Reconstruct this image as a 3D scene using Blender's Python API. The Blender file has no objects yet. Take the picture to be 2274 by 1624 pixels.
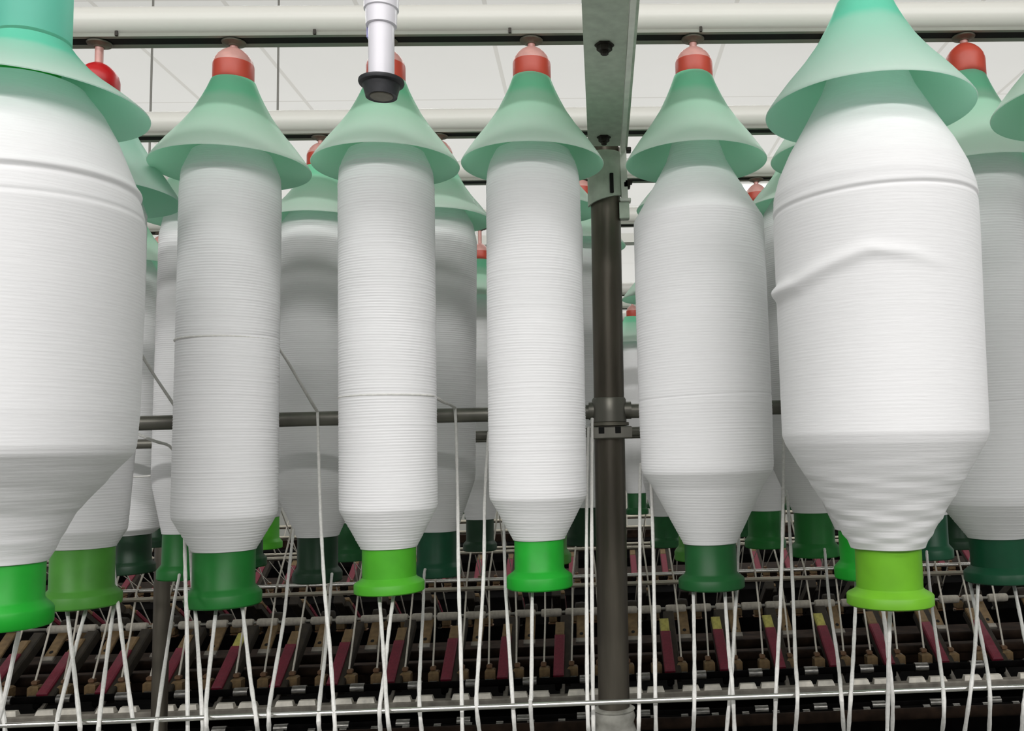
import bpy, math, random
import numpy as np
from mathutils import Vector, Matrix

# ------------------------------------------------------------------ camera
W, H = 2274, 1624
F, CX, CY = 1986.7, 1393.0, 812.0
PITCH, YAW, ROLL = 0.09426, 0.04171, -0.02666
CAMZ = 1.55
_f = Vector((math.sin(YAW)*math.cos(PITCH), math.cos(YAW)*math.cos(PITCH), math.sin(PITCH)))
_r0 = Vector((math.cos(YAW), -math.sin(YAW), 0)); _u0 = _r0.cross(_f)
RT = _r0*math.cos(ROLL) + _u0*math.sin(ROLL); UP = RT.cross(_f); FW = _f
cam_data = bpy.data.cameras.new('camera'); cam = bpy.data.objects.new('camera', cam_data)
bpy.context.scene.collection.objects.link(cam)
cam_data.sensor_width = 36; cam_data.lens = F/W*36
cam_data.shift_x = (W/2-CX)/W; cam_data.clip_start = 0.05; cam_data.clip_end = 60
cam.matrix_world = Matrix(((RT.x, UP.x, -FW.x, 0), (RT.y, UP.y, -FW.y, 0), (RT.z, UP.z, -FW.z, CAMZ), (0, 0, 0, 1)))
sc = bpy.context.scene
sc.camera = cam
sc.view_settings.view_transform = 'Standard'; sc.view_settings.look = 'None'
sc.view_settings.gamma = 1; sc.view_settings.use_curve_mapping = False
sc.view_settings.exposure = 0.1

def P(px, py, Y):
    """world point seen at pixel (px, py) whose world depth is Y"""
    d = FW*F + RT*(px-CX) + UP*(CY-py)
    t = Y/d.y
    return Vector((d.x*t, Y, CAMZ + d.z*t))
def Pz(px, py, z):
    d = FW*F + RT*(px-CX) + UP*(CY-py)
    t = (z-CAMZ)/d.z
    return Vector((d.x*t, d.y*t, z))
def proj(v):
    v = Vector(v) - Vector((0, 0, CAMZ)); w = v.dot(FW)
    return CX + F*v.dot(RT)/w, CY - F*v.dot(UP)/w

# ------------------------------------------------------------------ world and lights
world = bpy.data.worlds.new('world'); sc.world = world; world.use_nodes = True
world.node_tree.nodes['Background'].inputs[0].default_value = (0.95, 0.95, 0.97, 1)
world.node_tree.nodes['Background'].inputs[1].default_value = 0.42
def area(name, loc, size, energy, rot=(0, 0, 0), col=(1, 1, 1)):
    l = bpy.data.lights.new(name, 'AREA'); l.shape = 'RECTANGLE'; l.size, l.size_y = size; l.energy = energy; l.color = col
    o = bpy.data.objects.new(name, l); o.location = loc; o.rotation_euler = rot
    sc.collection.objects.link(o); return o
CEIL = CAMZ + 2.12
# (x, depth, length, power): the aisle lamps behind the viewer, the ones past the creel, one short far lamp
LAMP_ROWS = [(-0.1, -0.75, 6.0, 30), (-0.1, -3.0, 7.5, 275), (-0.1, 3.3, 6.0, 22), (Pz(1690, 404, CEIL).x, Pz(1690, 404, CEIL).y, 1.2, 12)]
for lx, ly, ll, en in LAMP_ROWS:
    area('ceiling_light_glow', (lx, ly, CEIL-0.10), (ll, 0.25), en, col=(1.0, 0.99, 0.97))
# added area lights without fixtures, facing up to brighten the ceiling panels
area('ceiling_fill', (0, 6.2, CAMZ+1.15), (13, 5.5), 185, rot=(math.pi, 0, 0))
area('ceiling_fill', (0, 11.5, CAMZ+1.15), (13, 4.5), 150, rot=(math.pi, 0, 0))

COL = sc.collection
rng = random.Random(7)

# ------------------------------------------------------------------ materials
def srgb(r, g, b):
    f = lambda c: (c/255/12.92) if c <= 10 else ((c/255+0.055)/1.055)**2.4
    return (f(r), f(g), f(b), 1)
def mat(name, col, rough=0.6, metal=0.0, noise=0.0, nscale=30, bump=0.0, spec=0.5, stretch=(1, 1, 1), emit=None, sss=0.0):
    m = bpy.data.materials.new(name); m.use_nodes = True
    nt = m.node_tree; b = nt.nodes['Principled BSDF']
    b.inputs['Base Color'].default_value = col; b.inputs['Roughness'].default_value = rough
    b.inputs['Metallic'].default_value = metal; b.inputs['Specular IOR Level'].default_value = spec
    if sss:
        b.inputs['Subsurface Weight'].default_value = sss; b.inputs['Subsurface Radius'].default_value = (.01, .01, .01)
    if emit:
        b.inputs['Emission Color'].default_value = col; b.inputs['Emission Strength'].default_value = emit
    tc = nt.nodes.new('ShaderNodeTexCoord'); mp = nt.nodes.new('ShaderNodeMapping')
    mp.inputs['Scale'].default_value = stretch
    nt.links.new(tc.outputs['Object'], mp.inputs['Vector'])
    n = nt.nodes.new('ShaderNodeTexNoise'); n.inputs['Scale'].default_value = nscale; n.inputs['Detail'].default_value = 4
    nt.links.new(mp.outputs[0], n.inputs['Vector'])
    if noise:
        r = nt.nodes.new('ShaderNodeValToRGB')
        r.color_ramp.elements[0].position = 0.3; r.color_ramp.elements[1].position = 0.72
        r.color_ramp.elements[0].color = [c*(1-noise) for c in col[:3]]+[1]
        r.color_ramp.elements[1].color = [min(1, c*(1+noise)) for c in col[:3]]+[1]
        nt.links.new(n.outputs['Fac'], r.inputs[0]); nt.links.new(r.outputs[0], b.inputs['Base Color'])
    if bump:
        bp = nt.nodes.new('ShaderNodeBump'); bp.inputs['Strength'].default_value = bump; bp.inputs['Distance'].default_value = 0.001
        nt.links.new(n.outputs['Fac'], bp.inputs['Height']); nt.links.new(bp.outputs[0], b.inputs['Normal'])
    return m

M = {}
M['yarn'] = mat('yarn', srgb(236, 235, 236), 0.75, noise=0.02, nscale=60, bump=0.16, spec=0.3, stretch=(1, 1, 14))
M['strand'] = mat('strand', srgb(222, 220, 216), 0.85, noise=0.10, nscale=300, bump=0.5, stretch=(1, 1, 1), spec=0.1)
M['strand_far'] = mat('strand_far', srgb(205, 200, 188), 0.85, noise=0.1, nscale=300, spec=0.1)
greens = {'dark': (20, 84, 38), 'teal': (8, 74, 46), 'mid': (22, 106, 38), 'olive': (72, 140, 48), 'lime': (104, 168, 34),
          'bright': (24, 156, 40), 'spring': (76, 166, 38), 'deep': (9, 50, 24)}
for k, c in greens.items():
    M['g_'+k] = mat('plastic_green_'+k, srgb(*c), 0.42, noise=0.10, nscale=45, bump=0.12, spec=0.35)
M['red'] = mat('cap_red', srgb(190, 72, 54), 0.4, noise=0.1, nscale=40)
M['scarlet'] = mat('cap_scarlet', srgb(196, 30, 34), 0.35)
M['dome'] = mat('dome_pink', srgb(212, 158, 150), 0.35, noise=0.18, nscale=60)
M['hanger'] = mat('hanger_steel', srgb(120, 116, 104), 0.55, 0.4, noise=0.3, nscale=60)
M['tube_white'] = mat('tube_white', srgb(225, 223, 216), 0.35, noise=0.02, nscale=5)
M['aluminium'] = mat('aluminium', srgb(146, 148, 138), 0.6, 0.1, noise=0.08, nscale=20, stretch=(1, 8, 8))
M['slot'] = mat('slot_black', srgb(10, 10, 9), 0.9)
M['steel_dark'] = mat('steel_dark', srgb(122, 120, 112), 0.42, 0.7, noise=0.3, nscale=25, bump=0.2, stretch=(1, 1, .2))
M['steel_post'] = mat('steel_post', srgb(96, 90, 80), 0.40, 0.6, noise=0.25, nscale=60, bump=0.15, stretch=(1, 1, .15))
M['paint_grey'] = mat('paint_greygreen', srgb(188, 200, 184), 0.55, 0.2, noise=0.12, nscale=90, bump=0.2)
M['paint_grey_lit'] = mat('paint_grey_lit', srgb(236, 239, 230), 0.5, 0.1, noise=0.1, nscale=60)  # paler grey paint: the light on the edge strips is put into the colour
M['bright_steel'] = mat('bright_steel', srgb(205, 203, 198), 0.22, 0.95, noise=0.1, nscale=15)
M['fluted'] = mat('fluted', srgb(120, 118, 114), 0.32, 0.9, noise=0.5, nscale=60, stretch=(1, 6, 6))
M['rod_far'] = mat('rod_far', srgb(170, 164, 150), 0.35, 0.8, noise=0.2, nscale=20)
M['pvc'] = mat('pvc', srgb(238, 234, 242), 0.3, noise=0.02)
M['rubber'] = mat('rubber', srgb(44, 44, 48), 0.55, noise=0.45, nscale=90, bump=0.4)
M['bolt'] = mat('bolt', srgb(44, 40, 34), 0.5, 0.5, noise=0.4, nscale=120)
M['maroon'] = mat('maroon', srgb(112, 26, 46), 0.6, noise=0.22, nscale=160)
M['arm_dark'] = mat('arm_dark', srgb(40, 33, 22), 0.8, 0.0, noise=0.4, nscale=60)
M['tan'] = mat('tan', srgb(112, 90, 58), 0.7, noise=0.3, nscale=70)
M['yellow'] = mat('yellowish', srgb(166, 160, 78), 0.6, noise=0.3, nscale=90)
M['brown'] = mat('brown', srgb(112, 82, 56), 0.7, noise=0.4, nscale=60)
M['grime'] = mat('grime', srgb(36, 26, 19), 0.9, 0.0, noise=0.6, nscale=25, bump=0.5, spec=0.12)
M['black'] = mat('blackened', srgb(9, 8, 8), 0.95, noise=0.5, nscale=25, spec=0.03)
M['ledge'] = mat('ledge', srgb(146, 140, 130), 0.5, 0.3, noise=0.3, nscale=35)
M['roller'] = mat('roller_white', srgb(170, 164, 152), 0.8, noise=0.2, nscale=90, bump=0.4)
M['floor'] = mat('floor', srgb(104, 106, 100), 0.6, noise=0.1, nscale=4)
M['wall'] = mat('wall', srgb(214, 214, 208), 0.8, noise=0.03, nscale=2)
M['rod_grey'] = mat('rod_grey', srgb(150, 148, 142), 0.6)
M['tooth'] = mat('tooth', srgb(226, 220, 208), 0.5, 0.2, noise=0.25, nscale=35)
M['lamp'] = mat('lamp_glow', (1, 1, 1, 1), 0.5, emit=6.0)
M['wrap'] = mat('wrap', srgb(150, 148, 140), 0.25, noise=0.35, nscale=60, bump=0.8)
M['ink'] = mat('ink', srgb(60, 60, 60), 0.8)

def cone_mat(name, upper, lower, trans, through):
    """frosted plastic: light passes through; the colour grows paler down the skirt"""
    m = bpy.data.materials.new(name); m.use_nodes = True; nt = m.node_tree
    for n in list(nt.nodes): nt.nodes.remove(n)
    out = nt.nodes.new('ShaderNodeOutputMaterial')
    pr = nt.nodes.new('ShaderNodeBsdfPrincipled'); tr = nt.nodes.new('ShaderNodeBsdfTranslucent'); mx = nt.nodes.new('ShaderNodeMixShader')
    mx.inputs[0].default_value = trans
    pr.inputs['Roughness'].default_value = 0.45; pr.inputs['Specular IOR Level'].default_value = 0.5
    tc = nt.nodes.new('ShaderNodeTexCoord'); sep = nt.nodes.new('ShaderNodeSeparateXYZ'); nt.links.new(tc.outputs['Generated'], sep.inputs[0])
    no = nt.nodes.new('ShaderNodeTexNoise'); no.inputs['Scale'].default_value = 5; nt.links.new(tc.outputs['Generated'], no.inputs['Vector'])
    ad = nt.nodes.new('ShaderNodeMath'); ad.operation = 'MULTIPLY_ADD'; ad.inputs[1].default_value = 0.12
    nt.links.new(no.outputs['Fac'], ad.inputs[0]); nt.links.new(sep.outputs['Z'], ad.inputs[2])
    rp = nt.nodes.new('ShaderNodeValToRGB'); e = rp.color_ramp.elements
    e[0].position = 0.10; e[0].color = lower
    e[1].position = 0.86; e[1].color = upper
    k = e.new(0.77); k.color = [lower[i]*.45+upper[i]*.55 for i in range(3)]+[1]
    k = e.new(0.45); k.color = [lower[i]*.75+upper[i]*.25 for i in range(3)]+[1]
    nt.links.new(ad.outputs[0], rp.inputs[0]); nt.links.new(rp.outputs[0], pr.inputs['Base Color'])
    rp2 = nt.nodes.new('ShaderNodeValToRGB'); rp2.color_ramp.elements[0].position = .15; rp2.color_ramp.elements[0].color = [c*.62+.33 for c in through[:3]]+[1]
    rp2.color_ramp.elements[1].position = .85; rp2.color_ramp.elements[1].color = through
    nt.links.new(ad.outputs[0], rp2.inputs[0]); nt.links.new(rp2.outputs[0], tr.inputs['Color'])
    nt.links.new(pr.outputs[0], mx.inputs[1]); nt.links.new(tr.outputs[0], mx.inputs[2]); nt.links.new(mx.outputs[0], out.inputs['Surface'])
    return m
M['cone'] = cone_mat('cone_frosted', srgb(150, 238, 198), srgb(240, 243, 238), 0.50, srgb(206, 250, 230))
M['cone_in'] = cone_mat('cone_inner', srgb(158, 236, 198), srgb(168, 238, 204), 0.52, srgb(208, 250, 230))
M['cone_aqua'] = cone_mat('cone_aqua', srgb(132, 238, 214), srgb(240, 243, 240), 0.50, srgb(200, 250, 236))
M['cone_sleeve'] = cone_mat('cone_sleeve', srgb(132, 232, 210), srgb(132, 232, 210), 0.55, srgb(170, 240, 222))
def ceiling_mat():
    m = mat('ceiling_panels', srgb(226, 225, 220), 0.85, noise=0.015, nscale=1.5)
    nt = m.node_tree; b = nt.nodes['Principled BSDF']; lk = nt.links
    g = nt.nodes.new('ShaderNodeNewGeometry'); s = nt.nodes.new('ShaderNodeSeparateXYZ'); lk.new(g.outputs['Position'], s.inputs[0])
    def line(sock, period, off, w):
        a = nt.nodes.new('ShaderNodeMath'); a.operation = 'ADD'; a.inputs[1].default_value = off+100*period; lk.new(sock, a.inputs[0])
        q = nt.nodes.new('ShaderNodeMath'); q.operation = 'MODULO'; q.inputs[1].default_value = period; lk.new(a.outputs[0], q.inputs[0])
        c = nt.nodes.new('ShaderNodeMath'); c.operation = 'LESS_THAN'; c.inputs[1].default_value = w; lk.new(q.outputs[0], c.inputs[0]); return c
    l1 = line(s.outputs['X'], 0.6, 2.27, 0.022); l2 = line(s.outputs['Y'], 1.2, -5.22+6, 0.012)
    mx = nt.nodes.new('ShaderNodeMath'); mx.operation = 'MAXIMUM'; lk.new(l1.outputs[0], mx.inputs[0]); lk.new(l2.outputs[0], mx.inputs[1])
    src = b.inputs['Base Color'].links[0].from_socket
    mc = nt.nodes.new('ShaderNodeMix'); mc.data_type = 'RGBA'
    lk.new(mx.outputs[0], mc.inputs['Factor']); lk.new(src, mc.inputs[6]); mc.inputs[7].default_value = srgb(208, 206, 199)
    lk.new(mc.outputs[2], b.inputs['Base Color'])
    return m
M['ceiling'] = ceiling_mat()

# ------------------------------------------------------------------ mesh helpers
class MB:
    def __init__(s): s.v = []; s.f = []; s.n = 0
    def add(s, v, f):
        o = s.n; s.v.append(np.asarray(v, dtype=np.float32).reshape(-1, 3)); s.f += [tuple(i+o for i in q) for q in f]; s.n += len(s.v[-1]); return s
    def box(s, a, b, M4=None):
        (x0, y0, z0), (x1, y1, z1) = a, b
        v = [(x, y, z) for z in (z0, z1) for y in (y0, y1) for x in (x0, x1)]
        if M4 is not None: v = [tuple(M4 @ Vector(p)) for p in v]
        return s.add(v, [(0, 2, 3, 1), (4, 5, 7, 6), (0, 1, 5, 4), (2, 6, 7, 3), (0, 4, 6, 2), (1, 3, 7, 5)])
    def bbox(s, a, b, c=0.002, M4=None):
        """box with chamfered long edges (octagonal section in the plane with the two smaller sides)"""
        (x0, y0, z0), (x1, y1, z1) = a, b
        v = []
        for z, k in ((z0, c), (z0+c, 0), (z1-c, 0), (z1, c)):
            v += [(x0+k+c*0, y0+k, z), (x1-k, y0+k, z), (x1-k, y1-k, z), (x0+k, y1-k, z)]
        f = [(3, 2, 1, 0), (12, 13, 14, 15)]
        for r in range(3):
            for i in range(4): f.append((r*4+i, r*4+(i+1) % 4, (r+1)*4+(i+1) % 4, (r+1)*4+i))
        if M4 is not None: v = [tuple(M4 @ Vector(p)) for p in v]
        return s.add(v, f)
    def lathe(s, prof, n=48, M4=None, cap=True):
        a = np.linspace(0, 2*np.pi, n, endpoint=False); pr = np.asarray(prof, float)
        v = np.stack([np.outer(pr[:, 0], np.cos(a)), np.outer(pr[:, 0], np.sin(a)), np.repeat(pr[:, 1][:, None], n, 1)], -1).reshape(-1, 3)
        f = []
        for r in range(len(pr)-1):
            for i in range(n):
                j = (i+1) % n; f.append((r*n+i, r*n+j, (r+1)*n+j, (r+1)*n+i))
        if cap:
            f.append(tuple(range(n-1, -1, -1))); f.append(tuple((len(pr)-1)*n+i for i in range(n)))
        if M4 is not None:
            v = np.array([tuple(M4 @ Vector(p)) for p in v])
        return s.add(v, f)
    def tube(s, pts, r, n=8, closed=False):
        pts = [Vector(p) for p in pts]; rings = []
        prev = None
        for i, p in enumerate(pts):
            t = (pts[min(i+1, len(pts)-1)]-pts[max(i-1, 0)]).normalized()
            if prev is None:
                a = Vector((0, 0, 1)) if abs(t.z) < .9 else Vector((1, 0, 0)); u = t.cross(a).normalized()
            else:
                u = (prev - t*prev.dot(t)).normalized()
            w = t.cross(u); prev = u
            rr = r[i] if isinstance(r, (list, tuple)) else r
            rings.append([p + (u*math.cos(k*2*math.pi/n)+w*math.sin(k*2*math.pi/n))*rr for k in range(n)])
        v = [tuple(q) for g in rings for q in g]; f = []
        for i in range(len(rings)-1):
            for k in range(n):
                j = (k+1) % n; f.append((i*n+k, i*n+j, (i+1)*n+j, (i+1)*n+k))
        f.append(tuple(range(n-1, -1, -1))); f.append(tuple((len(rings)-1)*n+k for k in range(n)))
        return s.add(v, f)
    def prism(s, prof, x0, x1):
        """closed yz section extruded along x"""
        n = len(prof); v = [(x0, y, z) for y, z in prof]+[(x1, y, z) for y, z in prof]
        f = [tuple(range(n)), tuple(range(2*n-1, n-1, -1))]+[(i, i+n, (i+1) % n+n, (i+1) % n) for i in range(n)]
        return s.add(v, f)
    def build(s, name, m, parent=None, smooth=True, angle=40):
        me = bpy.data.meshes.new(name); v = np.concatenate(s.v) if s.v else np.zeros((0, 3))
        me.from_pydata(v.tolist(), [], s.f); me.materials.append(m)
        if smooth:
            me.polygons.foreach_set('use_smooth', [True]*len(me.polygons))
            try: me.set_sharp_from_angle(angle=math.radians(angle))
            except Exception: pass
        me.update()
        o = bpy.data.objects.new(name, me); COL.objects.link(o)
        if parent: o.parent = parent
        return o
def empty(name, loc, rot=None):
    o = bpy.data.objects.new(name, None); o.empty_display_size = 0.02; COL.objects.link(o); o.location = loc
    if rot is not None: o.rotation_euler = rot
    return o
def tag(o, label=None, cat=None, group=None, kind=None):
    if label: o['label'] = label
    if cat: o['category'] = cat
    if group: o['group'] = group
    if kind: o['kind'] = kind
    return o
def copy_tree(o, parent=None):
    c = o.copy(); COL.objects.link(c); c.parent = parent
    for ch in list(o.children): copy_tree(ch, c)
    return c
ORD = ['first', 'second', 'third', 'fourth', 'fifth', 'sixth', 'seventh', 'eighth', 'ninth', 'tenth', 'eleventh', 'twelfth', 'thirteenth', 'fourteenth',
       'fifteenth', 'sixteenth', 'seventeenth', 'eighteenth', 'nineteenth']
def ordinal(i):
    if i < 19: return ORD[i]
    t = ['twentieth', 'thirtieth', 'fortieth', 'fiftieth', 'sixtieth', 'seventieth']; T = ['twenty', 'thirty', 'forty', 'fifty', 'sixty', 'seventy']
    n = i+1; return t[n//10-2] if n % 10 == 0 else T[n//10-2]+'-'+ORD[n % 10-1]

# ------------------------------------------------------------------ setting
def struct(o): o['kind'] = 'structure'; return o
struct(MB().box((-9, -5, CEIL), (9, 15, CEIL+.05)).build('ceiling', M['ceiling'], smooth=False))
struct(MB().box((-9, -5, -.05), (9, 15, 0)).build('floor', M['floor'], smooth=False))
struct(MB().box((-9, 15, 0), (9, 15.1, CEIL)).build('wall_back', M['wall'], smooth=False))

for i, (lx, ly, ll, en) in enumerate(LAMP_ROWS):
    t = empty('ceiling_light', (lx, ly, CEIL))
    tag(t, ['long fluorescent ceiling light above the near aisle behind the viewer', 'long fluorescent ceiling light farther back behind the viewer', 'long fluorescent ceiling light above the aisle behind the creel',
            'glowing far fluorescent ceiling light seen between two bobbins'][i], 'ceiling light')
    MB().box((-ll/2-.05, -.13, -.05), (ll/2+.05, .13, 0)).build('housing', M['wall'], t, smooth=False)
    MB().prism([(-.05, -.075), (.05, -.075), (.05, -.05), (-.05, -.05)], -ll/2, ll/2).build('tube', M['lamp'], t, smooth=False)

# ------------------------------------------------------------------ creel rails
SLOTZ = P(1137, 88, 0.90).z
YB = 0.90
YC = Pz(1137, 299, SLOTZ).y; YD = Pz(1137, 405, SLOTZ).y; YE = Pz(1345, 502, SLOTZ).y
YN = 0.69
print('rail', SLOTZ-CAMZ, YC, YD, YE)
def rail(Y, label, x0=-2.6, x1=2.2, clips=()):
    t = empty('creel_rail', (0, Y, SLOTZ))
    tag(t, label, 'rail', 'creel rails')
    R_ = 0.0175
    prof = [(R_*math.cos(a), .0188+R_*math.sin(a)) for a in np.linspace(0, 2*np.pi, 28, endpoint=False)]
    MB().prism(prof[::-1], x0, x1).build('tube', M['tube_white'], t)
    c = MB()
    c.prism([(-.0135, 0), (-.0085, 0), (-.0085, .003), (-.0135, .0036)], x0, x1)
    c.prism([(.0050, 0), (.0135, 0), (.0135, .0072), (.0050, .006)], x0, x1)
    ch = c.build('slot_channel', M['aluminium'], t, smooth=False)
    MB().box((x0, -.0084, .0002), (x1, .0049, .0012)).build('slot_recess', M['slot'], t, smooth=False)
    for px in clips:
        X = P(px, 85, Y).x
        MB().bbox((X-.0015, -.0150, .000), (X+.0015, -.0137, .006), .0006).build('clip', M['bolt'], t, smooth=False)
    return t
rail(YB, 'nearest visible white tubular creel rail across the top of the frame', clips=(708, 1135, 1553, 275))
rail(YC, 'second white tubular creel rail, behind the green cones of the front bobbins')
rail(YD, 'third white tubular creel rail, just visible above the bobbin packages')
rail(YE, 'fourth creel rail, glimpsed beside the grey bracket on the post')
rail(YN, 'overhead white creel rail just above the frame, carrying the two fat bobbins')
M1Y = [2.46, 2.70, 2.98, 3.22]
for i, y in enumerate(M1Y):
    rail(y, 'distant creel rail of the next machine, %s behind the post' % ORD[i], -3.2, 2.6)

# hanging rods
for i, (px, ya) in enumerate(((333, 1.9), (616, 1.9))):
    p = P(px, 300, ya)
    o = MB().tube([(p.x, ya, SLOTZ+.03), (p.x, ya, CEIL)], .0024, 8).build('hanging_rod', M['rod_grey'])
    tag(o, ['thin grey ceiling suspension rod seen left of the red cap', 'thin grey ceiling suspension rod between the first two narrow bobbins'][i], 'rod', 'ceiling suspension rods')
o = MB().box((-3.0, 1.885, SLOTZ+.015), (2.6, 1.915, SLOTZ+.035)).build('rod_carrier', M['tube_white'], smooth=False)
tag(o, 'white carrier rail held by the thin ceiling suspension rods', 'rail')

# ------------------------------------------------------------------ bobbins
CPROF = [(0, .27), (.12, .325), (.23, .385), (.40, .49), (.58, .635), (.755, .80), (.93, .95), (1, 1)]
def interp(tab, x):
    xs = [a for a, b in tab]; ys = [b for a, b in tab]; return float(np.interp(x, xs, ys))
def package_mesh(zr, marks, pitch=.0027, amp=.00030, seg=96, per=4, wob=0.0, wrinkle=None, seed=1):
    """zr: list (z, r) bottom to top. Windings are real ridges."""
    r_ = np.random.RandomState(seed)
    z0, z1 = zr[0][0], zr[-1][0]; n = int((z1-z0)/pitch*per)
    z = np.linspace(z0, z1, n); rr = np.interp(z, [a for a, b in zr], [b for a, b in zr])
    k = max(3, int(.004/((z1-z0)/n)))
    ker = np.ones(k)/k; pad = np.pad(rr, k, mode='edge'); rs = np.convolve(pad, ker, 'same')[k:-k]
    a = np.linspace(0, 2*np.pi, seg, endpoint=False)
    ph = z[:, None]/pitch + a[None, :]/(2*np.pi)
    ph = ph + .35*np.sin(z[:, None]*37+2*a[None, :])*.4
    idx = np.floor(ph).astype(int); am = r_.uniform(.7, 1.15, 6000)
    # slow variation of the ridge strength round the package
    slow = .75+.25*np.sin(3*a[None, :]+z[:, None]*60+seed)
    R = rs[:, None] + amp*am[idx % 6000]*slow*(np.abs(np.sin(np.pi*ph))-.6)
    off = r_.uniform(-1, 1, 6000)*amp*.22; R = R+off[idx % 6000]
    if wrinkle:
        wz0, wz1, wa, wp = wrinkle
        m = np.clip((wz1-z)/(.03), 0, 1)[:, None]
        q = z/wp; ii = np.floor(q).astype(int); fr = q-ii
        pa = r_.uniform(0, 6.28, 400); pb = r_.uniform(.3, 1.6, 400)
        w = 0
        for d in (0, 1):
            jj = (ii+d) % 400; ww = (1-fr) if d == 0 else fr
            w = w + ww[:, None]*pb[jj][:, None]*np.sin(a[None, :]*r_.randint(2, 5)+pa[jj][:, None])
        R = R + wa*m*w
    A = (a+np.pi) % (2*np.pi)-np.pi
    for mk in marks:
        if mk[0] == 'ring':      # (ring, z, tilt, amp, width)
            _, mz, tilt, ma, mw = mk
            R = R + ma*np.exp(-((z[:, None]-mz-tilt*np.cos(a[None, :]))/mw)**2)
        elif mk[0] == 'step':    # layer edge: slightly thicker above z
            _, mz, tilt, ma, mw = mk
            R = R + ma/(1+np.exp(-(z[:, None]-mz-tilt*np.cos(a[None, :]))/mw))
        elif mk[0] == 'lump':    # path of (ang, z, amp, width)
            best = np.zeros_like(R)
            pts = mk[1]
            for (a0, zz0, m0, w0), (a1, zz1, m1, w1) in zip(pts[:-1], pts[1:]):
                for t in np.linspace(0, 1, 9):
                    aa = a0+(a1-a0)*t; zz = zz0+(zz1-zz0)*t; mm = m0+(m1-m0)*t; w = w0+(w1-w0)*t
                    da = (a-aa+np.pi) % (2*np.pi)-np.pi
                    g = mm*np.exp(-((z[:, None]-zz)/w)**2-(da[None, :]*.075/max(w, .010))**2)
                    best = np.where(np.abs(g) > np.abs(best), g, best)
            R = R+best
    v = np.stack([R*np.cos(a), R*np.sin(a), np.repeat(z[:, None], seg, 1)], -1).reshape(-1, 3)
    i = np.arange(n-1)[:, None]*seg; j = np.arange(seg)[None, :]; j2 = (j+1) % seg
    f = np.stack([i+j, i+j2, i+seg+j2, i+seg+j], -1).reshape(-1, 4)
    me = bpy.data.meshes.new('yarn_package'); me.vertices.add(len(v)); me.vertices.foreach_set('co', v.astype(np.float32).ravel())
    nf = len(f); caps = [list(range(seg-1, -1, -1)), [(n-1)*seg+q for q in range(seg)]]
    me.loops.add(nf*4+2*seg); me.polygons.add(nf+2)
    me.loops.foreach_set('vertex_index', np.concatenate([f.ravel(), np.array(caps[0]), np.array(caps[1])]).astype(np.int32))
    ls = np.concatenate([np.arange(nf)*4, [nf*4, nf*4+seg]]).astype(np.int32)
    me.polygons.foreach_set('loop_start', ls)
    me.update(calc_edges=True); me.validate()
    sm = np.ones(len(me.polygons), dtype=bool); sm[-2:] = False
    me.polygons.foreach_set('use_smooth', sm)
    me.materials.append(M['yarn'])
    return me

def build_holder(Xc, Y, cap_r, z_capbot, z_captop, z_disc, label, top_col='dome', col='red', disc_r=.0115):
    t = empty('bobbin_holder', (Xc, Y, z_capbot))
    tag(t, label, 'bobbin holder', 'bobbin holders on the rails')
    h = z_captop-z_capbot; hb = h*.58
    MB().lathe([(cap_r*.97, 0), (cap_r, h*.04), (cap_r, hb*.9), (cap_r*.985, hb)], 40).build('cap', M[col], t); cap_o = COL.objects[-1]
    MB().lathe([(cap_r*.965, hb), (cap_r*.94, hb+h*.09), (cap_r*.80, hb+h*.22), (cap_r*.58, hb+h*.34), (cap_r*.36, h), (cap_r*.20, h*1.02)], 40).build('dome', M[top_col], cap_o)
    zd = z_disc-z_capbot
    MB().lathe([(cap_r*.20, h*1.0), (cap_r*.20, zd-.003), (cap_r*.30, zd-.001)], 20).build('stem', M[top_col if top_col == 'dome' else 'dome'], t)
    MB().lathe([(disc_r*.45, zd-.0045), (disc_r*.55, zd-.003), (disc_r, zd-.0015), (disc_r*1.05, zd-.0002), (disc_r*.9, zd), (disc_r*.3, zd)], 28).build('washer', M['hanger'], t)
    return t

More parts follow.
